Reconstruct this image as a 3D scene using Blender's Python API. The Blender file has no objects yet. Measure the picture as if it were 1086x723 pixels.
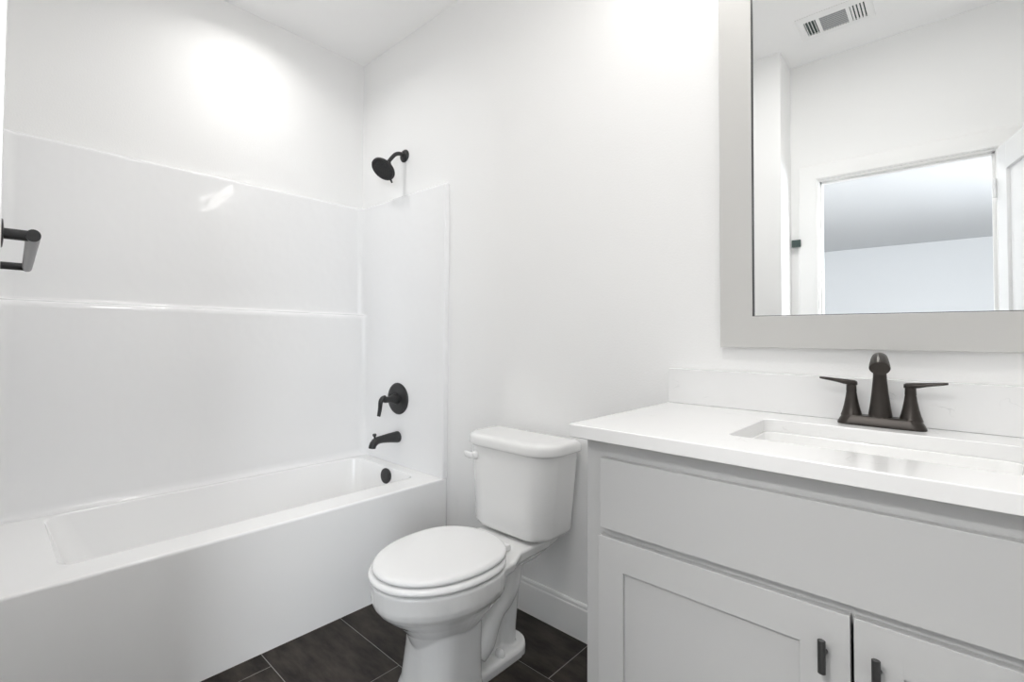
import bpy, bmesh, math, random
from mathutils import Vector, Matrix

# ---------------------------------------------------------------- camera, world, exposure
scene = bpy.context.scene
COL = scene.collection
W, H = 1086, 723

cam_d = bpy.data.cameras.new('camera')
cam = bpy.data.objects.new('camera', cam_d)
COL.objects.link(cam)
scene.camera = cam
cam_d.sensor_width = 36.0
cam_d.lens = 509.494 / W * 36.0
cam_d.shift_x = 100.016 / W
cam_d.shift_y = -16.653 / W
cam_d.clip_start = 0.02
yaw, pitch, roll = 0.8357819, 0.0234364, 0.0097040
fw = Vector((-math.sin(yaw) * math.cos(pitch), math.cos(yaw) * math.cos(pitch), math.sin(pitch)))
rt = Vector((math.cos(yaw), math.sin(yaw), 0))
up = rt.cross(fw)
r2 = math.cos(roll) * rt + math.sin(roll) * up
u2 = -math.sin(roll) * rt + math.cos(roll) * up
M = Matrix((r2, u2, -fw)).transposed().to_4x4()
M.translation = Vector((2.32498, -1.65093, 1.10145))
cam.matrix_world = M

scene.view_settings.view_transform = 'Standard'
scene.view_settings.look = 'None'
scene.view_settings.gamma = 1.0
scene.view_settings.use_curve_mapping = False
scene.view_settings.exposure = 0.25
scene.cycles.max_bounces = 14
scene.cycles.diffuse_bounces = 10
scene.cycles.glossy_bounces = 6

world = bpy.data.worlds.new('World')
scene.world = world
world.use_nodes = True
bg = world.node_tree.nodes['Background']
bg.inputs[0].default_value = (0.62, 0.78, 1.0, 1)
bg.inputs[1].default_value = 1.0

CAN_POWER = 2.8        # recessed light over the tub
CEIL_FILL_POWER = 7.2        # added ceiling fill before the vanity
VANITY_GLOW = 10       # opal shades of the vanity light
CAN_GLOW = 5.0          # lens of the tub light and of the added ceiling fill
HALL_FILL_B_POWER = 62     # added fill beyond the doorway, for the vanity front
HALL_FILL_A_POWER = 125    # added fill beyond the doorway, for the tub apron
HALL_POWER = 210      # daylight of the adjoining room


def area_light(name, loc, rot, sx, sy, power, color, shape='RECTANGLE', spread=180):
    ld = bpy.data.lights.new(name, 'AREA')
    ld.shape = shape
    ld.size = sx
    if shape in ('RECTANGLE', 'ELLIPSE'):
        ld.size_y = sy
    ld.energy = power
    ld.color = color
    o = bpy.data.objects.new(name, ld)
    ld.spread = math.radians(spread)
    o.location = loc
    o.rotation_euler = rot
    COL.objects.link(o)
    return o


# ---------------------------------------------------------------- dimensions
CEIL = 2.7093
YR = -1.6402            # face of the return wall at the foot of the tub
XR = 1.708             # outside corner of the return wall
YD = -1.891            # door wall
XW = 2.722             # right wall
TUBX = 0.7187          # tub apron
RIM = 0.4324

# daylight in the adjoining room comes through its window
area_light('window_daylight', (5.25, -4.6, 1.5), (0, math.radians(90), 0), 1.6, 2.6, HALL_POWER, (0.86, 0.93, 1.0))
area_light('adjoining_fill_a', (4.0, -2.95, CEIL - 0.03), (0, 0, 0), 1.2, 1.2, HALL_FILL_A_POWER, (1.0, 0.985, 0.96), 'DISK')  # added unseen fill, shines through the doorway to brighten the tub apron
area_light('adjoining_fill_b', (1.9, -3.3, CEIL - 0.03), (0, 0, 0), 0.6, 0.6, HALL_FILL_B_POWER, (1.0, 0.985, 0.96), 'DISK')  # added unseen fill, brightens the vanity front and lower walls
area_light('tub_can_light', (0.385, -0.74, CEIL - 0.012), (0, 0, 0), 0.09, 0.09, CAN_POWER, (1, 0.985, 0.96), 'DISK', 150)
area_light('ceiling_fill', (1.94, -0.87, CEIL - 0.030), (0, 0, 0), 0.26, 0.26, CEIL_FILL_POWER, (1, 0.985, 0.96), 'DISK')  # added out-of-view fill that evens out the room light


# ---------------------------------------------------------------- materials
def mat(name, color, rough=0.5, metal=0.0, spec=0.5, coat=0.0, bump=None):
    m = bpy.data.materials.new(name)
    m.use_nodes = True
    nt = m.node_tree
    b = nt.nodes['Principled BSDF']
    b.inputs['Base Color'].default_value = (*color, 1)
    b.inputs['Roughness'].default_value = rough
    b.inputs['Metallic'].default_value = metal
    b.inputs['Specular IOR Level'].default_value = spec
    b.inputs['Coat Weight'].default_value = coat
    b.inputs['Coat Roughness'].default_value = 0.05
    if bump:
        scale, strength, dist, detail = bump
        tc = nt.nodes.new('ShaderNodeTexCoord')
        nz = nt.nodes.new('ShaderNodeTexNoise')
        nz.inputs['Scale'].default_value = scale
        nz.inputs['Detail'].default_value = detail
        bp = nt.nodes.new('ShaderNodeBump')
        bp.inputs['Strength'].default_value = strength
        bp.inputs['Distance'].default_value = dist
        nt.links.new(tc.outputs['Object'], nz.inputs['Vector'])
        nt.links.new(nz.outputs['Fac'], bp.inputs['Height'])
        nt.links.new(bp.outputs['Normal'], b.inputs['Normal'])
    return m


def emit(name, color, strength):
    m = mat(name, color, 0.4)
    b = m.node_tree.nodes['Principled BSDF']
    b.inputs['Emission Color'].default_value = (*color, 1)
    b.inputs['Emission Strength'].default_value = strength
    return m


WALL = mat('wall_paint', (0.87, 0.87, 0.868), 0.75, spec=0.3, bump=(160, 0.25, 0.002, 4))
CEILM = mat('ceiling_paint', (0.92, 0.92, 0.92), 0.9, spec=0.2, bump=(120, 0.3, 0.002, 4))
TRIM = mat('trim_paint', (0.86, 0.86, 0.855), 0.35)
FIBER = mat('white_fiberglass', (0.86, 0.862, 0.868), 0.085, bump=(7.0, 0.17, 0.02, 2))
ACRYL = mat('white_tub_gelcoat', (0.91, 0.91, 0.91), 0.16)
CERAM = mat('white_vitreous_china', (0.85, 0.85, 0.845), 0.06, coat=0.5)
SEATM = mat('white_seat_plastic', (0.86, 0.86, 0.86), 0.16)
CAB = mat('light_grey_cabinet_paint', (0.54, 0.542, 0.542), 0.38)
FRAMEM = mat('greige_mirror_frame', (0.58, 0.575, 0.56), 0.45)
BLACK = mat('matte_black_metal', (0.012, 0.012, 0.013), 0.38, metal=0.0, spec=0.6)
DARKSTEEL = mat('dark_brushed_metal', (0.17, 0.17, 0.175), 0.33, metal=0.6)
BRONZE = mat('oil_rubbed_bronze', (0.040, 0.034, 0.030), 0.34, metal=0.55, bump=(300, 0.05, 0.001, 2))
PULL = mat('dark_pull_metal', (0.055, 0.055, 0.055), 0.35, metal=0.4)
VENTM = mat('white_enamel', (0.88, 0.88, 0.88), 0.4)
DUCT = mat('duct_interior', (0.055, 0.085, 0.078), 0.7)
LOUVRE = mat('grey_louvre_enamel', (0.42, 0.43, 0.44), 0.5)
GROUT = mat('grey_grout', (0.30, 0.29, 0.28), 0.9, spec=0.2)
CARPET = mat('brown_carpet', (0.28, 0.26, 0.24), 0.95, spec=0.1, bump=(300, 0.6, 0.004, 4))
DOORP = mat('door_paint', (0.82, 0.825, 0.83), 0.4)
HALLC = mat('adjoining_ceiling_paint', (0.68, 0.69, 0.70), 0.9, spec=0.2)
HALLW = mat('adjoining_wall_paint', (0.74, 0.745, 0.75), 0.8, spec=0.2)
GLOW = emit('opal_glass_lit', (1.0, 0.97, 0.93), VANITY_GLOW)
LENS = emit('lamp_lens_lit', (1.0, 0.985, 0.96), CAN_GLOW)
NICKEL = mat('dark_fixture_metal', (0.03, 0.03, 0.03), 0.4, metal=0.5)
CHROME = mat('polished_drain', (0.05, 0.045, 0.04), 0.3, metal=0.6)

MIRROR = mat('mirror_silver', (0.93, 0.94, 0.94), 0.0, metal=1.0)


def quartz_material():
    m = mat('white_quartz', (0.84, 0.84, 0.84), 0.14)
    nt = m.node_tree
    b = nt.nodes['Principled BSDF']
    tc = nt.nodes.new('ShaderNodeTexCoord')
    wob = nt.nodes.new('ShaderNodeTexNoise')
    wob.inputs['Scale'].default_value = 5.0
    wob.inputs['Detail'].default_value = 6
    mx = nt.nodes.new('ShaderNodeMix')
    mx.data_type = 'VECTOR'
    mx.inputs[0].default_value = 0.30
    vo = nt.nodes.new('ShaderNodeTexVoronoi')
    vo.feature = 'DISTANCE_TO_EDGE'
    vo.inputs['Scale'].default_value = 9.0
    ramp = nt.nodes.new('ShaderNodeValToRGB')
    ramp.color_ramp.elements[0].position = 0.0
    ramp.color_ramp.elements[0].color = (1, 1, 1, 1)
    ramp.color_ramp.elements[1].position = 0.014
    ramp.color_ramp.elements[1].color = (0, 0, 0, 1)
    patch = nt.nodes.new('ShaderNodeTexNoise')
    patch.inputs['Scale'].default_value = 14.0
    pr = nt.nodes.new('ShaderNodeValToRGB')
    pr.color_ramp.elements[0].position = 0.56
    pr.color_ramp.elements[1].position = 0.68
    mul = nt.nodes.new('ShaderNodeMath')
    mul.operation = 'MULTIPLY'
    colmix = nt.nodes.new('ShaderNodeMix')
    colmix.data_type = 'RGBA'
    colmix.inputs[6].default_value = (0.82, 0.82, 0.82, 1)
    colmix.inputs[7].default_value = (0.66, 0.66, 0.66, 1)
    L = nt.links.new
    L(tc.outputs['Object'], wob.inputs['Vector'])
    L(tc.outputs['Object'], mx.inputs[4])
    L(wob.outputs['Color'], mx.inputs[5])
    L(mx.outputs[1], vo.inputs['Vector'])
    L(vo.outputs['Distance'], ramp.inputs['Fac'])
    L(tc.outputs['Object'], patch.inputs['Vector'])
    L(patch.outputs['Fac'], pr.inputs['Fac'])
    L(ramp.outputs['Color'], mul.inputs[0])
    L(pr.outputs['Color'], mul.inputs[1])
    L(mul.outputs[0], colmix.inputs[0])
    L(colmix.outputs[2], b.inputs['Base Color'])
    return m


def slate_material():
    m = mat('dark_slate_tile', (0.03, 0.028, 0.026), 0.5, spec=0.28)
    nt = m.node_tree
    b = nt.nodes['Principled BSDF']
    tc = nt.nodes.new('ShaderNodeTexCoord')
    mp = nt.nodes.new('ShaderNodeMapping')
    mp.inputs['Scale'].default_value = (2.2, 5.5, 1)
    n1 = nt.nodes.new('ShaderNodeTexNoise')
    n1.inputs['Scale'].default_value = 3.0
    n1.inputs['Detail'].default_value = 9
    n1.inputs['Roughness'].default_value = 0.68
    r1 = nt.nodes.new('ShaderNodeValToRGB')
    e = r1.color_ramp.elements
    e[0].position = 0.36
    e[0].color = (0.008, 0.006, 0.0045, 1)
    e[1].position = 0.72
    e[1].color = (0.060, 0.049, 0.041, 1)
    bp = nt.nodes.new('ShaderNodeBump')
    bp.inputs['Strength'].default_value = 0.12
    bp.inputs['Distance'].default_value = 0.002
    L = nt.links.new
    L(tc.outputs['Object'], mp.inputs['Vector'])
    L(mp.outputs['Vector'], n1.inputs['Vector'])
    L(n1.outputs['Fac'], r1.inputs['Fac'])
    L(r1.outputs['Color'], b.inputs['Base Color'])
    L(n1.outputs['Fac'], bp.inputs['Height'])
    L(bp.outputs['Normal'], b.inputs['Normal'])
    return m


QUARTZ = quartz_material()
SLATE = slate_material()


# ---------------------------------------------------------------- mesh helpers (world coordinates)
def root_loc(o):
    v = Vector((0, 0, 0))
    while o is not None:
        v += o.location
        o = o.parent
    return v


def obj(name, bm, material, parent=None, loc=None, angle=38, smooth=True, weighted=True):
    """link bm (world coordinates) as ONE mesh object"""
    bmesh.ops.recalc_face_normals(bm, faces=bm.faces[:])
    me = bpy.data.meshes.new(name)
    off = root_loc(parent)
    if loc is not None and parent is None:
        off = Vector(loc)
    bmesh.ops.translate(bm, verts=bm.verts[:], vec=-off)
    bm.to_mesh(me)
    bm.free()
    for m in (material if isinstance(material, (list, tuple)) else [material]):
        me.materials.append(m)
    if smooth:
        for p in me.polygons:
            p.use_smooth = True
        me.set_sharp_from_angle(angle=math.radians(angle))
    o = bpy.data.objects.new(name, me)
    COL.objects.link(o)
    if smooth and weighted:
        wn = o.modifiers.new('weighted_normal', 'WEIGHTED_NORMAL')
        wn.keep_sharp = True
        wn.weight = 80
    if parent is not None:
        o.parent = parent
    else:
        o.location = off
    return o


def thing(name, label, cat, loc, group=None):
    o = bpy.data.objects.new(name, None)
    o.empty_display_size = 0.05
    COL.objects.link(o)
    o.location = loc
    o['label'] = label
    o['category'] = cat
    if group:
        o['group'] = group
    return o


def struct(name, bm, material, loc=None, label=None, cat=None, parent=None, **k):
    o = obj(name, bm, material, parent, loc, **k)
    if parent is None:
        o['kind'] = 'structure'
        if label:
            o['label'] = label
            o['category'] = cat
    return o


def add_box(bm, x0, x1, y0, y1, z0, z1, bev=0.0, seg=2, mi=0):
    t = bmesh.new()
    bmesh.ops.create_cube(t, size=1.0)
    for v in t.verts:
        v.co = Vector(((x0 + x1) / 2 + v.co.x * (x1 - x0), (y0 + y1) / 2 + v.co.y * (y1 - y0), (z0 + z1) / 2 + v.co.z * (z1 - z0)))
    if bev > 0:
        bmesh.ops.bevel(t, geom=t.edges[:], offset=bev, segments=seg, profile=0.5, affect='EDGES')
    merge(bm, t, mi)


def merge(bm, t, mi=0):
    mp = {}
    for v in t.verts:
        mp[v] = bm.verts.new(v.co)
    for f in t.faces:
        try:
            nf = bm.faces.new([mp[v] for v in f.verts])
            nf.material_index = mi
        except ValueError:
            pass
    t.free()


def box(*a, **k):
    bm = bmesh.new()
    add_box(bm, *a, **k)
    return bm


def add_loft(bm, rings, cap0=True, cap1=True, closed=True, loop=False, mi=0):
    n = len(rings[0])
    R = [[bm.verts.new(Vector(p)) for p in r] for r in rings]
    m = len(R)
    for i in range(m if loop else m - 1):
        a, b = R[i], R[(i + 1) % m]
        for j in range(n if closed else n - 1):
            k = (j + 1) % n
            f = bm.faces.new((a[j], a[k], b[k], b[j]))
            f.material_index = mi
    if cap0:
        bm.faces.new(list(reversed(R[0]))).material_index = mi
    if cap1:
        bm.faces.new(R[-1]).material_index = mi


def frame_for(d):
    d = d.normalized()
    a = Vector((0, 0, 1)) if abs(d.z) < 0.9 else Vector((1, 0, 0))
    u = d.cross(a).normalized()
    return u, d.cross(u).normalized()


def add_tube(bm, path, radii, n=20, cap=True, flat=None, mi=0):
    """sweep a circle along path; flat = (axis vector, factor) squashes the section along the axis"""
    P = [Vector(p) for p in path]
    if not isinstance(radii, (list, tuple)):
        radii = [radii] * len(P)
    rings = []
    u = None
    for i, p in enumerate(P):
        d = (P[min(i + 1, len(P) - 1)] - P[max(i - 1, 0)]).normalized()
        if u is None:
            u, v = frame_for(d)
        else:
            u = (u - d * u.dot(d)).normalized()
            v = d.cross(u).normalized()
        ring = []
        for j in range(n):
            t = 2 * math.pi * j / n
            off = (u * math.cos(t) + v * math.sin(t)) * radii[i]
            if flat:
                ax, fct = flat
                off = off - ax * off.dot(ax) * (1 - fct)
            ring.append(p + off)
        rings.append(ring)
    add_loft(bm, rings, cap, cap, mi=mi)


def add_lathe(bm, profile, origin, axis, n=40, mi=0, cap0=True, cap1=True):
    """profile: list of (distance along axis, radius)"""
    o = Vector(origin)
    d = Vector(axis).normalized()
    u, v = frame_for(d)
    rings = []
    for s, r in profile:
        r = max(r, 1e-5)
        rings.append([o + d * s + (u * math.cos(2 * math.pi * j / n) + v * math.sin(2 * math.pi * j / n)) * r for j in range(n)])
    add_loft(bm, rings, cap0, cap1, mi=mi)


def lathe(profile, origin, axis, **k):
    bm = bmesh.new()
    add_lathe(bm, profile, origin, axis, **k)
    return bm


def tube(path, radii, **k):
    bm = bmesh.new()
    add_tube(bm, path, radii, **k)
    return bm


def rrect(x0, x1, y0, y1, r, z, n=8, rs=None):
    """rounded rectangle, 4*(n+1) points, counter-clockwise from the (x1,y0) corner; rs = radii for (x1y0, x1y1, x0y1, x0y0)"""
    rs = rs or (r, r, r, r)
    pts = []
    for (cx, cy, sx, sy, a0, q) in ((x1, y0, -1, 1, -90, rs[0]), (x1, y1, -1, -1, 0, rs[1]), (x0, y1, 1, -1, 90, rs[2]), (x0, y0, 1, 1, 180, rs[3])):
        ox, oy = cx + sx * q, cy + sy * q
        for i in range(n + 1):
            a = math.radians(a0 + 90 * i / n)
            pts.append(Vector((ox + q * math.cos(a), oy + q * math.sin(a), z)))
    return pts


def bez(p0, p1, p2, p3, n):
    out = []
    p0, p1, p2, p3 = map(Vector, (p0, p1, p2, p3))
    for i in range(n + 1):
        t = i / n
        out.append((1 - t) ** 3 * p0 + 3 * (1 - t) ** 2 * t * p1 + 3 * (1 - t) * t * t * p2 + t ** 3 * p3)
    return out


def catmull(pts, n=8):
    P = [Vector(p) for p in pts]
    P = [2 * P[0] - P[1]] + P + [2 * P[-1] - P[-2]]
    out = []
    for i in range(1, len(P) - 2):
        for k in range(n):
            t = k / n
            a, b, c, d = P[i - 1], P[i], P[i + 1], P[i + 2]
            out.append(0.5 * ((2 * b) + (c - a) * t + (2 * a - 5 * b + 4 * c - d) * t * t + (3 * b - a - 3 * c + d) * t ** 3))
    out.append(P[-2])
    return out


# ---------------------------------------------------------------- the room
def build_floor():
    bm = bmesh.new()
    add_box(bm, 0, XW, YD - 0.06, 0, -0.05, -0.0015, mi=1)
    rows = [0.05, -0.268, -0.5905, -0.913, -1.2355, -1.558, -1.8805, -2.203]
    joints = [1.443, 1.265, 1.0755, 1.443, 1.265, 1.0755, 1.443]
    g = 0.0016
    random.seed(4)
    for r in range(len(rows) - 1):
        y1, y0 = min(rows[r], 0.0), max(rows[r + 1], YD - 0.06)
        x = joints[r] - 0.645 * 4
        while x < XW:
            x0, x1 = max(x, 0.0), min(x + 0.645, XW)
            if x1 - x0 > 0.02 and y1 - y0 > 0.01:
                add_box(bm, x0 + g, x1 - g, y0 + g, y1 - g, -0.008, 0.0, bev=0.0008, seg=1)
            x += 0.645
    return struct('floor', bm, [SLATE, GROUT], angle=30)


build_floor()
struct('ceiling', box(-0.1, XW + 0.1, YD - 0.12, 0.1, CEIL, CEIL + 0.1), CEILM, smooth=False)
struct('wall_left', box(-0.12, 0, -1.9, 0.12, -0.05, CEIL + 0.05), WALL, smooth=False)
struct('wall_back', box(-0.12, XW + 0.12, 0, 0.12, -0.05, CEIL + 0.05), WALL, smooth=False)
struct('wall_right', box(XW, XW + 0.12, YD - 0.12, 0.12, -0.05, CEIL + 0.05), WALL, smooth=False)
# return wall at the foot of the tub: a block whose outside corner shows in the mirror
struct('wall_front_return', box(-0.12, XR, YD - 0.12, YR, -0.05, CEIL + 0.05, bev=0.004), WALL)


OX0, OX1, OZ = 1.835, 2.482, 2.012     # door opening


def build_door_wall():
    bm = bmesh.new()
    y0, y1 = YD - 0.115, YD
    add_box(bm, XR, OX0 - 0.018, y0, y1, -0.05, CEIL + 0.05)
    add_box(bm, OX1 + 0.018, XW, y0, y1, -0.05, CEIL + 0.05)
    add_box(bm, OX0 - 0.018, OX1 + 0.018, y0, y1, OZ + 0.018, CEIL + 0.05)
    return struct('wall_front', bm, WALL, smooth=False)


build_door_wall()


def build_casing():
    """door casing with a stepped profile, and the jamb behind it"""
    bm = bmesh.new()
    prof = [(0.0, 0.0), (0.0, 0.011), (0.006, 0.014), (0.022, 0.015), (0.028, 0.017), (0.078, 0.019), (0.086, 0.015), (0.088, 0.0)]  # (outward, thickness)
    def ring(kind):
        pts = []
        for w, t in prof:
            y = YD + t
            e = 0.006
            if kind == 0: pts.append((OX0 - e - w, y, 0.0))
            if kind == 1: pts.append((OX0 - e - w, y, OZ + e + w))
            if kind == 2: pts.append((OX1 + e + w, y, OZ + e + w))
            if kind == 3: pts.append((OX1 + e + w, y, 0.0))
        return pts
    add_loft(bm, [ring(k) for k in range(4)], True, True)
    o = struct('trim_1', bm, TRIM, angle=20)
    bm = bmesh.new()
    y0, y1 = YD - 0.117, YD + 0.001
    add_box(bm, OX0 - 0.018, OX0, y0, y1, 0, OZ, bev=0.001)
    add_box(bm, OX1, OX1 + 0.018, y0, y1, 0, OZ, bev=0.001)
    add_box(bm, OX0 - 0.018, OX1 + 0.018, y0, y1, OZ, OZ + 0.018, bev=0.001)
    s0, s1 = YD - 0.075, YD - 0.04       # door stop
    add_box(bm, OX0, OX0 + 0.011, s0, s1, 0, OZ, bev=0.002)
    add_box(bm, OX1 - 0.011, OX1, s0, s1, 0, OZ, bev=0.002)
    add_box(bm, OX0, OX1, s0, s1, OZ - 0.011, OZ, bev=0.002)
    struct('trim_2', bm, TRIM)


build_casing()

BB = 0.133


def baseboard(name, x0, x1, yw, axis='x'):
    prof = [(0.0, 0.0), (0.012, 0.0), (0.012, BB - 0.024), (0.0105, BB - 0.019), (0.0085, BB - 0.017), (0.0085, BB - 0.007), (0.006, BB - 0.002), (0.003, BB), (0.0, BB)]
    bm = bmesh.new()
    rings = []
    for x in (x0, x1):
        if axis == 'x':
            rings.append([(x, yw - t, z) for t, z in prof])
        else:
            rings.append([(yw - t, x, z) for t, z in prof])
    add_loft(bm, rings, True, True)
    return struct(name, bm, TRIM, angle=20)


baseboard('baseboard_back', TUBX + 0.002, 1.7415, -0.0002)
baseboard('baseboard_right', YD, -0.60, XW - 0.0002, 'y')


def build_door():
    """panelled door leaf, hinged on the right jamb and swung into the room"""
    h = Vector((2.484, -1.872, 0))
    a = math.radians(101)
    d = Vector((-math.cos(a), math.sin(a), 0))          # along the leaf
    nrm = Vector((d.y, -d.x, 0))                          # away from the doorway
    wdt, thk, z0, z1 = 0.64, 0.035, 0.012, 2.005
    root = thing('door_1', 'white panelled door leaf swung open beside the doorway, seen in the mirror', 'door', h)
    root['kind'] = 'structure'
    def P(u, t, z):
        q = h + d * u + nrm * t
        return Vector((q.x, q.y, z))
    bm = bmesh.new()
    # slab with recessed panels on both faces
    panels = [(0.11, wdt - 0.11, 0.22, 0.86), (0.11, wdt - 0.11, 1.02, 1.885)]
    def pbox(u0, u1, t0, t1, za, zb):
        t = bmesh.new()
        add_box(t, u0, u1, t0, t1, za, zb, bev=0.0015, seg=1)
        for v in t.verts:
            v.co = P(*v.co)
        return t
    for (u0, u1, za, zb) in [(0, 0.11, z0, z1), (wdt - 0.11, wdt, z0, z1), (0.11, wdt - 0.11, z0, 0.22), (0.11, wdt - 0.11, 0.86, 1.02), (0.11, wdt - 0.11, 1.885, z1)]:
        merge(bm, pbox(u0, u1, 0, thk, za, zb))
    obj('frame', bm, DOORP, root)
    for (u0, u1, za, zb) in panels:
        bm = pbox(u0 + 0.0005, u1 - 0.0005, 0.011, thk - 0.011, za + 0.0005, zb - 0.0005)
        merge(bm, pbox(u0 + 0.05, u1 - 0.05, 0.005, thk - 0.005, za + 0.05, zb - 0.05))
        obj('panel', bm, DOORP, root)
    for z in (0.25, 1.0, 1.78):
        obj('hinge', lathe([(0, 0.006), (0.001, 0.007), (0.088, 0.007), (0.089, 0.006)], P(-0.009, -0.006, z), (0, 0, 1), n=14), DOORP, root)
    for s, t in ((1, thk), (-1, 0.0)):
        kb = bmesh.new()
        o = P(wdt - 0.06, t, 0.94)
        ax = nrm * s
        add_lathe(kb, [(0, 0.031), (0.005, 0.031), (0.008, 0.026), (0.012, 0.011), (0.045, 0.010), (0.05, 0.010)], o, ax, n=24)
        e = o + ax * 0.045
        add_tube(kb, [e + d * 0.008, e - d * 0.03, e - d * 0.08, e - d * 0.112], [0.010, 0.010, 0.009, 0.008], n=14)
        obj('handle', kb, BLACK, root)


build_door()


def build_adjoining():
    x0, x1, y1, y0 = -0.6, 5.3, YD - 0.115, -9.7
    zc = CEIL
    struct('floor_adjoining', box(x0, x1, y0, YD - 0.06, -0.05, -0.001), CARPET, smooth=False)
    struct('ceiling_adjoining', box(x0, x1, y0, y1 - 0.005, zc, zc + 0.1), HALLC, smooth=False)
    struct('wall_adjoining_far', box(x0, x1, y0 - 0.1, y0, -0.05, zc + 0.05), HALLW, smooth=False)
    struct('wall_adjoining_left', box(x0 - 0.1, x0, y0, y1, -0.05, zc + 0.05), HALLW, smooth=False)
    bm = bmesh.new()
    add_box(bm, x1, x1 + 0.1, y0, -6.0, -0.05, zc + 0.05)
    add_box(bm, x1, x1 + 0.1, -3.2, y1 + 0.115, -0.05, zc + 0.05)
    add_box(bm, x1, x1 + 0.1, -6.0, -3.2, -0.05, 0.6)
    add_box(bm, x1, x1 + 0.1, -6.0, -3.2, 2.4, zc + 0.05)
    struct('wall_adjoining_right', bm, HALLW, smooth=False)
    bm = bmesh.new()
    add_box(bm, XW + 0.12, x1, y1, y1 + 0.115, -0.05, zc + 0.05)
    add_box(bm, x0, -0.12, y1, y1 + 0.115, -0.05, zc + 0.05)
    struct('wall_adjoining_near', bm, HALLW, smooth=False)
    bm = bmesh.new()
    for (a, b, c, e) in ((-6.0, -3.2, 0.6, 0.66), (-6.0, -3.2, 2.34, 2.4), (-6.0, -5.94, 0.66, 2.34), (-3.26, -3.2, 0.66, 2.34), (-4.63, -4.57, 0.66, 2.34)):
        add_box(bm, x1 + 0.03, x1 + 0.07, a, b, c, e, bev=0.003)
    struct('window_1', bm, TRIM)


build_adjoining()


# ---------------------------------------------------------------- bathtub
def build_tub():
    T = TUBX
    y0, y1 = YR + 0.0004, -0.0004
    root = thing('bathtub', 'white alcove bathtub with a plain flat apron along the floor', 'bathtub', (0.36, -0.82, 0))
    N = 10
    bm = bmesh.new()
    op = (0.118, 0.602, -1.472, -0.100)
    def outer(off, z):
        return rrect(0.002 + off, T - off, y0 + off, y1 - off, 0.008, z, N)
    rings = [outer(0, 0.0), outer(0, 0.2), outer(0, RIM - 0.010), outer(0.0012, RIM - 0.004), outer(0.004, RIM - 0.0012), outer(0.010, RIM)]
    rs = (0.05, 0.06, 0.07, 0.07)
    rings += [rrect(op[0] - 0.012, op[1] + 0.012, op[2] - 0.012, op[3] + 0.012, 0.06, RIM, N, rs),
              rrect(op[0] - 0.004, op[1] + 0.004, op[2] - 0.004, op[3] + 0.004, 0.06, RIM - 0.002, N, rs)]
    add_loft(bm, rings, False, False)
    obj('deck_and_apron', bm, ACRYL, root, angle=50)
    bm = bmesh.new()
    rings = [rrect(op[0] - 0.004, op[1] + 0.004, op[2] - 0.004, op[3] + 0.004, 0.06, RIM - 0.002, N, rs),
             rrect(op[0], op[1], op[2], op[3], 0.06, RIM - 0.008, N, rs)]
    bot = (0.175, 0.56, -1.27, -0.165)
    for t, e in ((0.25, 0.14), (0.5, 0.30), (0.75, 0.52), (0.9, 0.72), (1.0, 1.0)):
        z = RIM - 0.008 - t * 0.30
        q = [op[i] + (bot[i] - op[i]) * e for i in range(4)]
        r = 0.06 + 0.05 * t
        rings.append(rrect(*q, r, z, N, tuple(a + 0.03 * t for a in rs)))
    rings.append(rrect(bot[0] + 0.05, bot[1] - 0.05, bot[2] + 0.06, bot[3] - 0.05, 0.06, RIM - 0.318, N))
    add_loft(bm, rings, False, True)
    obj('basin', bm, ACRYL, root, angle=60)
    # overflow plate on the drain end wall
    bm = bmesh.new()
    ax = Vector((0, -1, 0.10))
    add_lathe(bm, [(0, 0.036), (0.008, 0.0385), (0.012, 0.037), (0.014, 0.030), (0.014, 0.012), (0.0125, 0.008)], (0.389, -0.103, 0.389), ax, n=36)
    obj('overflow_plate', bm, BLACK, root)['label'] = 'round black overflow plate'
    bm = lathe([(0, 0.036), (0.003, 0.036), (0.005, 0.032), (0.012, 0.022), (0.013, 0.0)], (0.37, -0.29, RIM - 0.318), (0, 0, 1), n=30)
    obj('drain', bm, BLACK, root)['label'] = 'round black tub drain'


build_tub()


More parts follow.
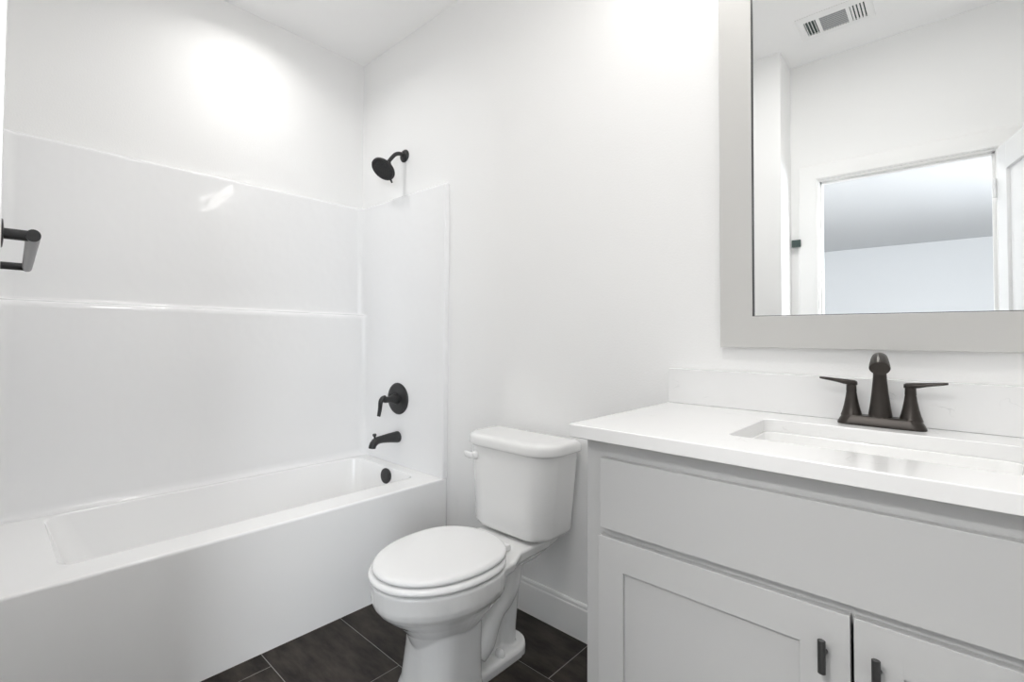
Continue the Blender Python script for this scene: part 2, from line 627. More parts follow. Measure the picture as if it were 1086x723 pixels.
def build_surround():
    root = thing('shower_surround', 'glossy white moulded shower wall surround above the tub, with a ledge across its long wall', 'shower surround', (0.36, -0.82, RIM))
    yn, yf = YR + 0.0004, -0.0004
    tn, tf = 0.012, 0.0285
    T = TUBX
    z0, zt = RIM + 0.0005, 1.843
    # (z, depth of the long wall, shrink of thickness at the top lip)
    lev = [(z0, 0.102, 0), (z0 + 0.006, 0.092, 0), (z0 + 0.016, 0.085, 0), (z0 + 0.035, 0.081, 0), (0.80, 0.080, 0), (1.195, 0.079, 0), (1.207, 0.077, 0), (1.215, 0.072, 0), (1.2195, 0.064, 0),
           (1.221, 0.054, 0), (1.2225, 0.044, 0), (1.227, 0.037, 0), (1.238, 0.033, 0), (1.5, 0.032, 0), (zt - 0.016, 0.032, 0), (zt - 0.006, 0.0305, 0.0015), (zt - 0.001, 0.026, 0.006), (zt, 0.018, 0.014), (zt + 0.0002, 0.003, 1)]
    K = 8
    side_n, back, side_f = [], [], []
    for z, xb, sh in lev:
        a, b = tn, tf
        if sh == 1:
            a = b = 0.0008
            e = 0.012
        else:
            a, b = tn - sh * 0.4, tf - sh
            e = sh
        r = 0.035 if sh != 1 else 0.01
        rn = 0.055 if sh != 1 else 0.03
        fx = T - e
        rb = min(0.008, a * 0.6)
        rbf = min(0.008, b * 0.6)
        yN, yF = yn + a, yf - b
        p = [(fx, yn, z)]
        for i in range(5):
            t = math.radians(90 * i / 4)
            p.append((fx - rb + rb * math.cos(t), yN - rb + rb * math.sin(t), z))
        p.append((0.5, yN, z)); p.append((xb + rn, yN, z))
        side_n.append(p)
        q = []
        for i in range(K + 1):
            t = math.radians(270 - 90 * i / K)
            q.append((xb + rn + rn * math.cos(t), yN + rn + rn * math.sin(t), z))
        for i in range(1, 24):
            q.append((xb, yN + rn + (yF - yN - r - rn) * i / 24, z))
        for i in range(K + 1):
            t = math.radians(180 - 90 * i / K)
            q.append((xb + r + r * math.cos(t), yF - r + r * math.sin(t), z))
        back.append(q)
        s = [(xb + r, yF, z), (0.5, yF, z)]
        for i in range(5):
            t = math.radians(-90 + 90 * i / 4)
            s.append((fx - rbf + rbf * math.cos(t), yF + rbf + rbf * math.sin(t), z))
        s.append((fx, yf, z))
        side_f.append(s)
    # fix the bead directions: near panel bead curls towards the tub, far panel bead likewise
    for nm, rows in (('side_panel', side_n), ('back_panel', back), ('side_panel', side_f)):
        bm = bmesh.new()
        add_loft(bm, rows, False, False, closed=False)
        obj(nm, bm, FIBER, root, angle=75)


build_surround()


# ---------------------------------------------------------------- shower fittings
XV = 0.385


def build_shower_head():
    root = thing('overhead_shower', 'round black shower head on a curved arm high above the tub', 'shower head', (XV, -0.001, 2.064))
    obj('flange', lathe([(0, 0.033), (0.004, 0.034), (0.010, 0.030), (0.016, 0.021), (0.019, 0.014)], (XV, -0.0005, 2.064), (0, -1, 0), n=36), BLACK, root)
    path = catmull([(XV, -0.010, 2.064), (XV, -0.034, 2.068), (XV, -0.064, 2.058), (XV, -0.092, 2.031), (XV, -0.113, 2.004)], 7)
    obj('arm', tube(path, 0.0105, n=18), BLACK, root)
    c = Vector((XV, -0.150, 1.955))
    ax = Vector((0, -0.63, -0.775)).normalized()
    bm = bmesh.new()
    j = c - ax * 0.062
    add_lathe(bm, [(0.0, 0.012), (0.003, 0.0165), (0.014, 0.0165), (0.019, 0.015), (0.026, 0.021), (0.033, 0.030), (0.041, 0.050), (0.047, 0.062), (0.053, 0.0675), (0.060, 0.0675), (0.0625, 0.065), (0.0625, 0.061), (0.060, 0.059)], j, ax, n=48)
    hd = obj('head', bm, BLACK, root)
    bm = bmesh.new()
    add_lathe(bm, [(0, 0.0585), (0.0015, 0.058), (0.002, 0.05), (0.0022, 0.02)], c - ax * 0.0025, ax, n=48)
    u, v = frame_for(ax)
    for rr, cnt in ((0.051, 26), (0.039, 20), (0.027, 13), (0.015, 7)):
        for k in range(cnt):
            t = 2 * math.pi * k / cnt
            add_lathe(bm, [(0, 0.0026), (0.0035, 0.0018)], c - ax * 0.0006 + (u * math.cos(t) + v * math.sin(t)) * rr, ax, n=7)
    obj('spray_face', bm, mat('charcoal_spray_face', (0.02, 0.02, 0.021), 0.6), hd)
    # spray lever at the low edge
    low = Vector((0, 0.775, -0.63)).normalized()
    e = c + low * 0.062 - ax * 0.004
    obj('spray_lever', tube([e, e + low * 0.012 + ax * 0.003, e + low * 0.021 + ax * 0.006], [0.0055, 0.0055, 0.0042], n=12), BLACK, hd)


build_shower_head()

YP = -0.0295          # face of the drain end panel


def build_valve():
    c = Vector((XV, YP, 0.776))
    root = thing('shower_valve', 'round black shower valve trim with a single lever handle', 'shower valve', c)
    obj('escutcheon', lathe([(0, 0.081), (0.003, 0.0825), (0.007, 0.079), (0.011, 0.070), (0.014, 0.040), (0.015, 0.030)], c, (0, -1, 0), n=56), BLACK, root)
    bm = bmesh.new()
    add_lathe(bm, [(0.013, 0.029), (0.020, 0.028), (0.050, 0.019), (0.066, 0.016), (0.084, 0.016), (0.092, 0.0155), (0.097, 0.012)], c, (0, -1, 0), n=32)
    hub = Vector((0, -0.084, 0))
    path = catmull([c + Vector((0.0, -0.086, 0.012)), c + Vector((-0.002, -0.104, 0.006)), c + Vector((-0.004, -0.114, -0.012)), c + Vector((-0.006, -0.116, -0.045)), c + Vector((-0.008, -0.122, -0.082))], 6)
    n = len(path)
    add_tube(bm, path, [0.0145 - 0.003 * abs(2 * i / (n - 1) - 0.75) for i in range(n)], n=16, flat=(Vector((0, 1, 0)), 0.75))
    obj('handle', bm, BLACK, root)


def build_tub_spout():
    c = Vector((XV, YP, 0.577))
    root = thing('tub_spout', 'black tub spout with a diverter knob, below the valve handle', 'tub spout', c)
    bm = bmesh.new()
    rings = []
    def ring(y, z, rx, rz, tilt=0.0, n=24):
        pts = []
        for i in range(n):
            t = 2 * math.pi * i / n
            dx, dz = rx * math.cos(t), rz * math.sin(t)
            pts.append((c.x + dx, c.y + y + dz * math.sin(tilt), c.z + z + dz * math.cos(tilt)))
        return pts
    rings = [ring(-0.0005, 0, 0.029, 0.029), ring(-0.008, 0, 0.0295, 0.0295), ring(-0.014, 0, 0.028, 0.0285), ring(-0.06, 0.0015, 0.0255, 0.0235), ring(-0.105, 0.001, 0.023, 0.019, -0.1), ring(-0.130, -0.001, 0.022, 0.0185, -0.3),
             ring(-0.148, -0.007, 0.021, 0.019, -0.7), ring(-0.160, -0.018, 0.020, 0.019, -1.05), ring(-0.166, -0.030, 0.0195, 0.0185, -1.35), ring(-0.167, -0.036, 0.019, 0.018, -1.5), ring(-0.167, -0.036, 0.015, 0.014, -1.5), ring(-0.164, -0.024, 0.012, 0.011, -1.4)]
    add_loft(bm, rings)
    obj('body', bm, BLACK, root, angle=50)
    obj('diverter_knob', lathe([(0, 0.0055), (0.012, 0.005), (0.016, 0.0055), (0.020, 0.0095), (0.026, 0.0105), (0.030, 0.009), (0.031, 0.004)], c + Vector((0, -0.150, 0.004)), (0, -0.12, 1), n=20), BLACK, root)


build_valve()
build_tub_spout()


def build_towel_bar():
    a = Vector((1.352, -1.5955, 1.254))
    b = Vector((0.885, -1.5785, 1.254))
    root = thing('towel_bar', 'dark metal towel bar fixed to the wall at the foot of the tub', 'towel bar', (1.1, YR, 1.254))
    d = (b - a).normalized()
    bm = bmesh.new()
    L = (b - a).length
    add_lathe(bm, [(-0.0095, 0.0098), (0, 0.0098), (L, 0.0098), (L + 0.0095, 0.0098)], a, d, n=28)
    obj('rail', bm, DARKSTEEL, root)['label'] = 'grey brushed rail'
    for p, q in ((a, -d), (b, d)):
        obj('end_cap', lathe([(0.0094, 0.0098), (0.0108, 0.0097), (0.0114, 0.0088), (0.0114, 0.002)], p, q, n=28), BLACK, root)
    for p in (a, b):
        w = Vector((p.x, YR + 0.001, p.z))
        bm = bmesh.new()
        add_tube(bm, [w, p + d * 0.0], [0.0085, 0.0085], n=20)
        pst = obj('post', bm, BLACK, root)
        obj('flange', lathe([(0, 0.024), (0.004, 0.024), (0.007, 0.021), (0.008, 0.012)], w, (0, 1, 0), n=32), BLACK, pst)


build_towel_bar()


def build_robe_hook():
    root = thing('robe_hook', 'small dark square hook head by the door casing, seen in the mirror', 'hook', (1.738, YD, 1.662))
    obj('stem', lathe([(0, 0.014), (0.004, 0.014), (0.006, 0.008), (0.030, 0.008)], (1.734, YD + 0.0005, 1.662), (0, 1, 0), n=20), DUCT, root)
    obj('head', box(1.7145, 1.757, YD + 0.027, YD + 0.036, 1.641, 1.683, bev=0.002), mat('dark_green_grey_metal', (0.045, 0.07, 0.065), 0.45, metal=0.2), root)


build_robe_hook()


# ---------------------------------------------------------------- toilet
XT = 1.235


def egg(xc, yf, yb, hw, z, n=48, k=0.58, sq=2.0):
    """egg outline: tip at yf (towards the room), widest a bit behind the middle, rear end at yb"""
    pts = []
    ym = yf + (yb - yf) * k
    for i in range(n):
        t = 2 * math.pi * i / n
        c, s = math.cos(t), math.sin(t)
        x = hw * math.copysign(abs(c) ** (2 / sq), c)
        if s < 0:
            y = ym + (ym - yf) * s
        else:
            y = ym + (yb - ym) * math.copysign(abs(s) ** (2 / 2.6), s)
        pts.append(Vector((xc + x, y, z)))
    return pts


RIMZ = 0.381
TIP = -0.803


def build_toilet():
    root = thing('toilet', 'white two-piece elongated toilet with its lid closed, between the tub and the vanity', 'toilet', (XT, -0.4, 0))
    bm = bmesh.new()
    # bowl with its upright band
    def rg(yf, yb, hw, z, k=0.56):
        return egg(XT, yf, yb, hw, z, 48, k)
    add_loft(bm, [rg(TIP + 0.14, -0.44, 0.075, 0.16), rg(TIP + 0.115, -0.40, 0.098, 0.21), rg(TIP + 0.075, -0.37, 0.125, 0.250), rg(TIP + 0.040, -0.345, 0.142, 0.275), rg(TIP + 0.016, -0.335, 0.158, 0.296),
                  rg(TIP + 0.004, -0.33, 0.1665, 0.312), rg(TIP, -0.33, 0.1705, 0.328), rg(TIP - 0.002, -0.33, 0.173, 0.375), rg(TIP, -0.33, 0.171, 0.377), rg(TIP + 0.008, -0.335, 0.164, RIMZ)])
    # rear deck that carries the tank
    def deck(yf, hw, hwb, z, yb=-0.04):
        pts = []
        c = [(-hw, yf), (-hw * 0.6, yf - 0.02), (hw * 0.6, yf - 0.02), (hw, yf), (hw * 0.93, -0.36), (hwb, -0.29), (hwb, -0.12), (hwb * 0.9, yb), (-hwb * 0.9, yb), (-hwb, -0.12), (-hwb, -0.29), (-hw * 0.93, -0.36)]
        return [Vector((XT + x, y, z)) for x, y in c]
    add_loft(bm, [deck(-0.44, 0.075, 0.055, 0.285, -0.10), deck(-0.46, 0.120, 0.085, 0.318, -0.075), deck(-0.47, 0.150, 0.114, 0.348), deck(-0.47, 0.158, 0.119, RIMZ - 0.006), deck(-0.465, 0.152, 0.115, RIMZ)])
    # front column of the pedestal
    def col(yf, yb, hw, z, r=0.055):
        return rrect(XT - hw, XT + hw, yf, yb, r, z, 8, (r, 0.03, 0.03, r))
    add_loft(bm, [col(-0.680, -0.455, 0.106, 0.0, 0.07), col(-0.680, -0.455, 0.106, 0.012, 0.07), col(-0.672, -0.455, 0.101, 0.04, 0.075), col(-0.664, -0.452, 0.096, 0.14, 0.085), col(-0.664, -0.448, 0.0945, 0.20, 0.090), col(-0.664, -0.44, 0.0935, 0.235, 0.090), col(-0.650, -0.44, 0.082, 0.262, 0.078)])
    # foot plate
    def foot(off, z):
        return rrect(XT - 0.090 + off, XT + 0.090 - off, -0.62, -0.186 + off, 0.06, z, 8)
    add_loft(bm, [foot(0, 0), foot(0, 0.022), foot(0.004, 0.031), foot(0.013, 0.034)])
    # web between column and trapway
    add_loft(bm, [rrect(XT - 0.035, XT + 0.035, -0.50, -0.245, 0.03, 0.015, 8), rrect(XT - 0.034, XT + 0.034, -0.50, -0.235, 0.03, 0.16, 8), rrect(XT - 0.04, XT + 0.04, -0.47, -0.225, 0.03, 0.32, 8)])
    # trapway: rises from the low front bulb, bends over and drops at the back
    for sx in (-1, 1):
        tr = [(-0.440, 0.066, 0.034), (-0.407, 0.100, 0.042), (-0.372, 0.146, 0.037), (-0.335, 0.176, 0.031), (-0.295, 0.200, 0.033), (-0.262, 0.240, 0.035), (-0.245, 0.288, 0.034), (-0.235, 0.340, 0.030)]
        path = catmull([(XT + sx * 0.046, y, z) for y, z, r in tr], 6)
        rad = [v.x for v in catmull([(r, 0, 0) for y, z, r in tr], 6)]
        add_tube(bm, path, rad, n=20)
        path = catmull([(XT + sx * 0.018, -0.225, 0.32), (XT + sx * 0.020, -0.226, 0.25), (XT + sx * 0.022, -0.232, 0.18), (XT + sx * 0.026, -0.250, 0.10), (XT + sx * 0.03, -0.26, 0.02)], 6)
        add_tube(bm, path, 0.033, n=18)
    bowl = obj('bowl', bm, CERAM, root, weighted=False)
    md = bowl.modifiers.new('union', 'REMESH')
    md.mode = 'VOXEL'
    md.voxel_size = 0.0036
    md.use_smooth_shade = True
    sm = bowl.modifiers.new('soften', 'SMOOTH')
    sm.iterations = 3
    sm.factor = 0.5
    dg = bpy.context.evaluated_depsgraph_get()
    me = bpy.data.meshes.new_from_object(bowl.evaluated_get(dg))
    me.name = 'bowl'
    bowl.modifiers.clear()
    bowl.data = me
    for p in me.polygons:
        p.use_smooth = True
    for sx in (-1, 1):
        obj('bolt_cap', lathe([(-0.006, 0.0165), (0.008, 0.0165), (0.015, 0.0145), (0.020, 0.009), (0.0215, 0.003)], (XT + sx * 0.066, -0.338, 0.0335), (0, 0, 1), n=24), SEATM, root)
    # seat ring
    bm = bmesh.new()
    z = RIMZ + 0.004
    def o(off, zz):
        return egg(XT, TIP - 0.010 + off, -0.335 - off * 0.5, 0.175 - off, zz, 56, 0.56)
    def i_(off, zz):
        return egg(XT, TIP + 0.055 - off, -0.42 + off, 0.115 + off, zz, 56, 0.56)
    add_loft(bm, [o(0.006, z), o(0.001, z + 0.003), o(0, z + 0.007), o(0.0005, z + 0.011), o(0.004, z + 0.0165), o(0.012, z + 0.019), i_(0.006, z + 0.019), i_(0, z + 0.014), i_(0.0, z)], False, False, loop=True)
    obj('seat', bm, SEATM, root, angle=60)
    # lid
    bm = bmesh.new()
    z = RIMZ + 0.0265
    def c(off, zz):
        return egg(XT, TIP + 0.002 + off, -0.322 - off, 0.165 - off, zz, 56, 0.54, 2.04)
    add_loft(bm, [c(0.006, z), c(0.001, z + 0.002), c(0, z + 0.006), c(0.001, z + 0.010), c(0.005, z + 0.0142), c(0.012, z + 0.0165), c(0.03, z + 0.018), c(0.08, z + 0.0195)])
    obj('lid', bm, SEATM, root, angle=60)
    for sx in (-1, 1):
        bm = bmesh.new()
        add_box(bm, XT + sx * 0.070 - 0.018, XT + sx * 0.070 + 0.018, -0.336, -0.308, RIMZ - 0.001, RIMZ + 0.022, bev=0.007, seg=3)
        obj('hinge', bm, SEATM, root)
    # tank
    def tk(hw, yf, yb, z, rf):
        return rrect(XT - 0.004 - hw, XT - 0.004 + hw, yf, yb, 0.02, z, 10, (rf, 0.022, 0.022, rf))
    bm = bmesh.new()
    add_loft(bm, [tk(0.115, -0.205, -0.065, 0.3850, 0.06), tk(0.145, -0.228, -0.045, 0.3885, 0.07), tk(0.159, -0.240, -0.038, 0.398, 0.078), tk(0.164, -0.2445, -0.034, 0.412, 0.08), tk(0.172, -0.247, -0.031, 0.52, 0.084), tk(0.183, -0.249, -0.028, 0.66, 0.088), tk(0.185, -0.2495, -0.027, 0.6895, 0.088), tk(0.170, -0.240, -0.035, 0.6895, 0.08)], True, True)
    tank = obj('tank', bm, CERAM, root, angle=50)
    bm = bmesh.new()
    def tl(off, z):
        return tk(0.198 - off, -0.262 + off, -0.020 - off, z, 0.10 - off * 0.6)
    add_loft(bm, [tl(0.010, 0.6905), tl(0.003, 0.6925), tl(0.0005, 0.697), tl(0, 0.704), tl(0.0005, 0.716), tl(0.003, 0.724), tl(0.009, 0.730), tl(0.018, 0.7325), tl(0.04, 0.734)])
    obj('tank_lid', bm, CERAM, root, angle=50)
    # flush lever on the left of the tank front
    bm = bmesh.new()
    pv = Vector((1.108, -0.243, 0.652))
    add_lathe(bm, [(0, 0.017), (0.006, 0.017), (0.010, 0.014), (0.016, 0.011), (0.022, 0.011), (0.026, 0.009)], pv, (-0.35, -0.94, 0), n=24)
    e = pv + Vector((-0.35, -0.94, 0)) * 0.021
    add_tube(bm, [e + Vector((0.010, 0.0, 0.0)), e + Vector((-0.010, -0.002, 0.0)), e + Vector((-0.024, -0.001, 0.002)), e + Vector((-0.034, 0.002, 0.004))], [0.0105, 0.0125, 0.0115, 0.0075], n=16, flat=(Vector((0, 1, 0)), 0.6))
    obj('flush_lever', bm, SEATM, tank)


build_toilet()


# ---------------------------------------------------------------- vanity
CX0, CX1 = 1.7434, 2.684
YF = -0.5752           # face frame
CT = 0.900
CB = 0.8695
XM = 2.214


def build_vanity():
    root = thing('vanity_cabinet', 'light grey shaker vanity cabinet under the white countertop', 'vanity cabinet', (XM, -0.29, 0))
    bm = bmesh.new()
    t = 0.018
    add_box(bm, CX0, CX0 + t, YF + 0.018, -0.003, 0.0, CB - 0.001, bev=0.001)
    add_box(bm, CX1 - t, CX1, YF + 0.018, -0.003, 0.0, CB - 0.001, bev=0.001)
    add_box(bm, CX0 + t, CX1 - t, YF + 0.018, -0.003, 0.10, 0.118)
    add_box(bm, CX0 + t, CX1 - t, -0.012, -0.003, 0.118, CB - 0.08)
    add_box(bm, CX0 + t, CX1 - t, YF + 0.075, YF + 0.09, 0.0, 0.10)
    # face frame
    add_box(bm, CX0, CX0 + 0.045, YF, YF + 0.019, 0.0, CB - 0.001, bev=0.001)
    add_box(bm, CX1 - 0.045, CX1, YF, YF + 0.019, 0.0, CB - 0.001, bev=0.001)
    add_box(bm, CX0 + 0.045, CX1 - 0.045, YF, YF + 0.019, 0.81, CB - 0.001)
    add_box(bm, CX0 + 0.045, CX1 - 0.045, YF, YF + 0.019, 0.635, 0.69)
    add_box(bm, CX0 + 0.045, CX1 - 0.045, YF, YF + 0.019, 0.10, 0.14)
    obj('body', bm, CAB, root)
    y0, y1 = YF - 0.020, YF - 0.0005
    obj('drawer_front', box(1.7845, 2.643, y0, y1, 0.670, 0.8284, bev=0.0022), CAB, root)
    for (x0, x1, hx) in ((1.781, 2.2120, 2.179), (2.2160, 2.647, 2.2440)):
        z0, z1 = 0.125, 0.653
        st, tr = 0.0575, 0.069
        bm = bmesh.new()
        add_box(bm, x0, x0 + st, y0, y1, z0, z1, bev=0.0016)
        add_box(bm, x1 - st - 0.0085, x1, y0, y1, z0, z1, bev=0.0016)
        a, b = x0 + st - 0.002, x1 - st - 0.0085 + 0.002
        add_box(bm, a, b, y0, y1, z1 - tr, z1, bev=0.0016)
        add_box(bm, a, b, y0, y1, z0, z0 + tr, bev=0.0016)
        door = obj('door', bm, CAB, root)
        obj('panel', box(a - 0.004, b + 0.004, y0 + 0.008, y1 - 0.003, z0 + tr - 0.004, z1 - tr + 0.004), CAB, door, smooth=False)
        bm = bmesh.new()
        yc = y0 - 0.024
        add_lathe(bm, [(0, 0.0046), (0.0007, 0.0054), (0.0533, 0.0054), (0.054, 0.0046)], (hx, yc, 0.556), (0, 0, 1), n=24)
        add_lathe(bm, [(-0.0005, 0.0052), (0.002, 0.0050), (0.004, 0.0042), (0.024, 0.0042)], (hx, y0, 0.583), (0, -1, 0), n=18)
        obj('handle', bm, PULL, door)['label'] = 'small dark T-shaped pull'


build_vanity()


SX0, SX1, SY0, SY1 = 2.007, 2.421, -0.475, -0.1545     # sink cutout


def build_counter():
    root = thing('countertop', 'white quartz countertop with faint grey veins and a short backsplash', 'countertop', (XM, -0.3, CB))
    x0, x1 = 1.7208, 2.7195
    N = 8
    bm = bmesh.new()
    def o(off, z):
        return rrect(x0 + off, x1 - off, -0.6226 + off, -0.001, 0.003, z, N)
    def h(off, z):
        return rrect(SX0 - off, SX1 + off, SY0 - off, SY1 + off, 0.022, z, N)
    rings = [h(0, CB), o(0.0025, CB), o(0, CB + 0.0025), o(0, CT - 0.0025), o(0.0008, CT - 0.0008), o(0.0028, CT), h(0.0025, CT), h(0.0005, CT - 0.001), h(0, CT - 0.003)]
    add_loft(bm, rings, False, False, loop=True)
    obj('slab', bm, QUARTZ, root, angle=60)
    obj('backsplash', box(x0 + 0.0005, x1, -0.0205, -0.001, CT + 0.0002, 1.0081, bev=0.002), QUARTZ, root)


build_counter()


def build_sink():
    root = thing('sink', 'white rectangular undermount sink basin set in the countertop', 'sink', (XM, -0.315, CB))
    N = 8
    bm = bmesh.new()
    def h(off, z, r=0.03):
        return rrect(SX0 - off, SX1 + off, SY0 - off, SY1 + off, r, z, N)
    rings = [h(0.022, CB - 0.0005), h(-0.0015, CB - 0.0005, 0.026), h(-0.004, CB - 0.004), h(-0.009, CB - 0.05, 0.034), h(-0.016, CB - 0.105, 0.045), h(-0.03, CB - 0.128, 0.055), h(-0.06, CB - 0.138, 0.06), h(-0.13, CB - 0.142, 0.02),
             h(-0.125, CB - 0.152, 0.02), h(-0.05, CB - 0.148, 0.06), h(-0.018, CB - 0.135, 0.055), h(-0.004, CB - 0.10, 0.045), h(0.006, CB - 0.03, 0.034), h(0.022, CB - 0.012)]
    # outer shell returns up to the rim so the basin has thickness
    add_loft(bm, rings[:8], False, True)
    add_loft(bm, [rings[0], rings[13], rings[12], rings[11], rings[10], rings[9], rings[8]], False, True)
    obj('basin', bm, CERAM, root, angle=50)
    obj('drain', lathe([(0, 0.024), (0.002, 0.024), (0.0035, 0.020), (0.008, 0.016), (0.009, 0.0)], (XM, -0.30, CB - 0.1418), (0, 0, 1), n=28), CHROME, root)


build_sink()


def build_faucet():
    yf = -0.0745
    root = thing('faucet', 'dark bronze two-handle sink faucet standing at the back of the countertop', 'faucet', (XM, yf, CT))
    bm = bmesh.new()
    def rr(off, z):
        return rrect(XM - 0.0765 + off, XM + 0.0765 - off, yf - 0.0265 + off * 0.6, yf + 0.0265 - off * 0.6, 0.02, z, 8)
    add_loft(bm, [rr(0.001, CT + 0.0003), rr(0, CT + 0.002), rr(0.001, CT + 0.006), rr(0.004, CT + 0.013), rr(0.0075, CT + 0.020), rr(0.010, CT + 0.0225), rr(0.014, CT + 0.0235)])
    obj('base', bm, BRONZE, root, angle=50)
    # spout: flared column that bends forward to a blunt tip
    pr = [(0, 0.020, 0.0215), (0, 0.030, 0.0205), (0, 0.050, 0.0180), (0, 0.080, 0.0148), (0, 0.108, 0.0126), (0.002, 0.128, 0.0118), (0.008, 0.146, 0.0120), (0.022, 0.1590, 0.0126), (0.042, 0.1615, 0.0136), (0.062, 0.1565, 0.0152), (0.080, 0.1480, 0.0170), (0.0905, 0.1410, 0.0178), (0.0925, 0.1396, 0.0170), (0.0925, 0.1396, 0.0130), (0.088, 0.1425, 0.0125)]
    path = [(XM + 0.068 * dy, yf - dy, CT + dz) for dy, dz, r in pr]
    bm = tube(path[:13], [p[2] for p in pr[:13]], n=32)
    obj('spout', bm, BRONZE, root, angle=60)
    for s in (-1, 1):
        hx = XM + s * 0.0505
        bm = bmesh.new()
        add_lathe(bm, [(0.020, 0.0205), (0.024, 0.0192), (0.034, 0.0165), (0.048, 0.0137), (0.064, 0.0112), (0.076, 0.0098), (0.0775, 0.0093), (0.079, 0.0098), (0.090, 0.0094), (0.099, 0.0092), (0.104, 0.0078), (0.106, 0.004)], (hx, yf, CT), (0, 0, 1), n=32)
        rings = []
        for (dx, zc, hy, hz) in ((-0.0110, 0.0985, 0.006, 0.0045), (-0.007, 0.0995, 0.010, 0.0060), (0.004, 0.1005, 0.0115, 0.0065), (0.014, 0.1016, 0.0115, 0.0062), (0.026, 0.1040, 0.0115, 0.0048), (0.040, 0.1062, 0.0112, 0.0040), (0.052, 0.1078, 0.0100, 0.0034), (0.0585, 0.1088, 0.0060, 0.0024)):
            ring = []
            for k in range(20):
                t = 2 * math.pi * k / 20
                ring.append((hx + s * dx, yf - 0.002 - dx * 0.10 + hy * math.cos(t), CT + zc + hz * math.sin(t)))
            rings.append(ring)
        add_loft(bm, rings)
        obj('handle', bm, BRONZE, root, angle=55)


build_faucet()


def build_mirror():
    x0, x1, z0, z1 = 1.8669, 2.5615, 1.079, 2.185
    ix0, ix1, iz0, iz1 = 1.9485, 2.4795, 1.1683, 2.10
    root = thing('mirror', 'rectangular wall mirror in a wide flat greige frame above the sink', 'mirror', (XM, 0, 1.55))
    bm = bmesh.new()
    yb, yf = -0.0005, -0.021
    def r(off, y):
        return [(x0 + off, y, z0 + off), (x1 - off, y, z0 + off), (x1 - off, y, z1 - off), (x0 + off, y, z1 - off)]
    def i_(off, y):
        return [(ix0 - off, y, iz0 - off), (ix1 + off, y, iz0 - off), (ix1 + off, y, iz1 + off), (ix0 - off, y, iz1 + off)]
    add_loft(bm, [r(0, yb), r(0, yf + 0.0015), r(0.0015, yf), i_(0.0015, yf), i_(0, yf + 0.0015), i_(0, yb)], False, False, loop=True)
    obj('frame', bm, FRAMEM, root)
    bm = bmesh.new()
    t = 0.0016
    for a in ((ix0, ix0 + t, iz0, iz1), (ix1 - t, ix1, iz0, iz1), (ix0 + t, ix1 - t, iz0, iz0 + t), (ix0 + t, ix1 - t, iz1 - t, iz1)):
        add_box(bm, a[0], a[1], -0.0185, -0.0106, a[2], a[3])
    obj('inner_lip', bm, NICKEL, root, smooth=False)['label'] = 'thin dark inner lip of the frame'
    bm = box(ix0 + 0.0003, ix1 - 0.0003, -0.0105, -0.004, iz0 + 0.0003, iz1 - 0.0003)
    obj('glass', bm, MIRROR, root, smooth=False)


build_mirror()


# ---------------------------------------------------------------- ceiling register and lamps
def build_register():
    x0, x1, y0, y1 = 1.818, 2.100, -1.608, -1.366
    ox0, ox1, oy0, oy1 = 1.846, 2.073, -1.562, -1.412
    root = thing('ceiling_vent', 'white ceiling air register with three louvred sections, seen in the mirror', 'air vent', ((x0 + x1) / 2, (y0 + y1) / 2, CEIL))
    zt, zb = CEIL - 0.0005, CEIL - 0.009
    bm = bmesh.new()
    N = 4
    add_loft(bm, [rrect(x0, x1, y0, y1, 0.004, zt, N), rrect(x0, x1, y0, y1, 0.004, zt - 0.002, N), rrect(x0 + 0.010, x1 - 0.010, y0 + 0.010, y1 - 0.010, 0.004, zb, N),
                  rrect(ox0, ox1, oy0, oy1, 0.003, zb, N), rrect(ox0, ox1, oy0, oy1, 0.003, zt, N)], False, False, loop=True)
    for xa in (1.893, 2.006):
        add_box(bm, xa, xa + 0.014, oy0, oy1, zb + 0.0005, zt)
    obj('frame', bm, VENTM, root)
    obj('backing', box(ox0 - 0.004, ox1 + 0.004, oy0 - 0.004, oy1 + 0.004, zt - 0.0012, zt - 0.0002), DUCT, root, smooth=False)
    # middle section: louvres along the length
    n = 9
    for k in range(n):
        y = oy0 + (oy1 - oy0) * (k + 0.5) / n
        bm = box(1.907, 2.006, y - 0.0062, y + 0.0062, zb + 0.003, zb + 0.0042)
        obj('slat', bm, LOUVRE, root, smooth=False)
    for k in range(4):
        x = ox0 + 0.004 + k * 0.0118
        bm = box(x, x + 0.002, oy0, oy1, zb + 0.0005, zt - 0.001)
        obj('slat', bm, VENTM, root, smooth=False)
    for k in range(4):
        x = 2.023 + k * 0.0125
        bm = box(x, x + 0.0075, oy0, oy1, zb + 0.0005, zb + 0.002)
        obj('slat', bm, VENTM, root, smooth=False)


build_register()


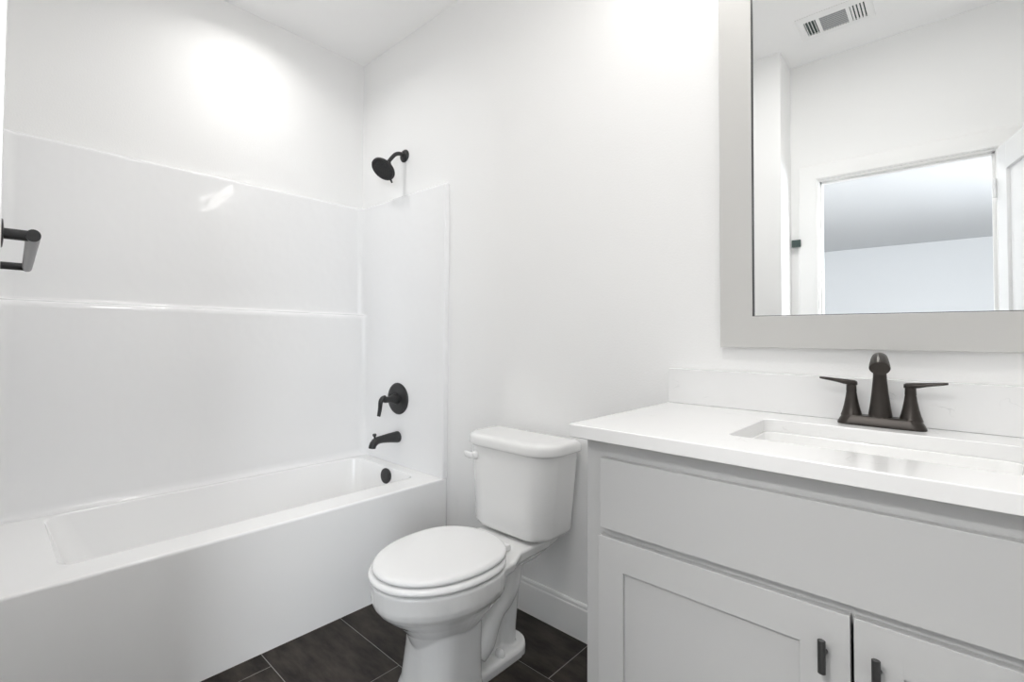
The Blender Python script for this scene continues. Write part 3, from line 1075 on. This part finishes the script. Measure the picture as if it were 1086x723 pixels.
def recessed(name, label, x, y):
    root = thing(name, label, 'ceiling light', (x, y, CEIL))
    obj('trim_ring', lathe([(0, 0.066), (0.0, 0.088), (0.003, 0.088), (0.007, 0.080), (0.007, 0.070), (0.002, 0.066)], (x, y, CEIL - 0.0005), (0, 0, -1), n=40, cap0=False, cap1=False), VENTM, root)
    obj('lens', lathe([(0.001, 0.066), (0.003, 0.0655), (0.0035, 0.05)], (x, y, CEIL - 0.0005), (0, 0, -1), n=36), LENS, root)


recessed('recessed_light', 'round white recessed light in the ceiling over the tub', 0.385, -0.74)


def build_fill_light(x, y):  # invented fixture around the added ceiling fill
    root = thing('fill_light', 'added round flat white ceiling fill light before the vanity', 'ceiling light', (x, y, CEIL))
    obj('rim', lathe([(0, 0.155), (0.022, 0.155), (0.026, 0.150), (0.026, 0.140), (0.018, 0.138)], (x, y, CEIL - 0.0005), (0, 0, -1), n=48, cap1=False), VENTM, root)
    obj('diffuser', lathe([(0, 0.1385), (0.002, 0.13), (0.003, 0.08), (0.0032, 0.02)], (x, y, CEIL - 0.019), (0, 0, -1), n=48), LENS, root)


build_fill_light(1.94, -0.87)




def build_vanity_light():
    xc, z = 2.02, 2.38
    root = thing('vanity_light', 'dark bar light with three opal glass shades on the wall above the mirror', 'wall light', (xc, 0, z))
    obj('backplate', box(xc - 0.06, xc + 0.06, -0.022, -0.0005, z - 0.055, z + 0.055, bev=0.004), NICKEL, root)
    bm = tube([(xc - 0.30, -0.075, z), (xc + 0.30, -0.075, z)], 0.008, n=16)
    add_tube(bm, [(xc, -0.02, z), (xc, -0.075, z)], 0.008, n=16)
    obj('bar', bm, NICKEL, root)
    for k in (-1, 0, 1):
        x = xc + k * 0.27
        c = Vector((x, -0.14, z - 0.015))
        bm = tube([(x, -0.075, z), (x, -0.14, z), (x, -0.14, z - 0.035)], [0.007, 0.007, 0.02], n=16)
        s = obj('socket', bm, NICKEL, root)
        obj('lamp_shade', lathe([(0.018, 0.020), (0.022, 0.026), (0.04, 0.031), (0.075, 0.034), (0.095, 0.033), (0.105, 0.027), (0.109, 0.012)], c, (0, 0, -1), n=32), GLOW, root)


build_vanity_light()
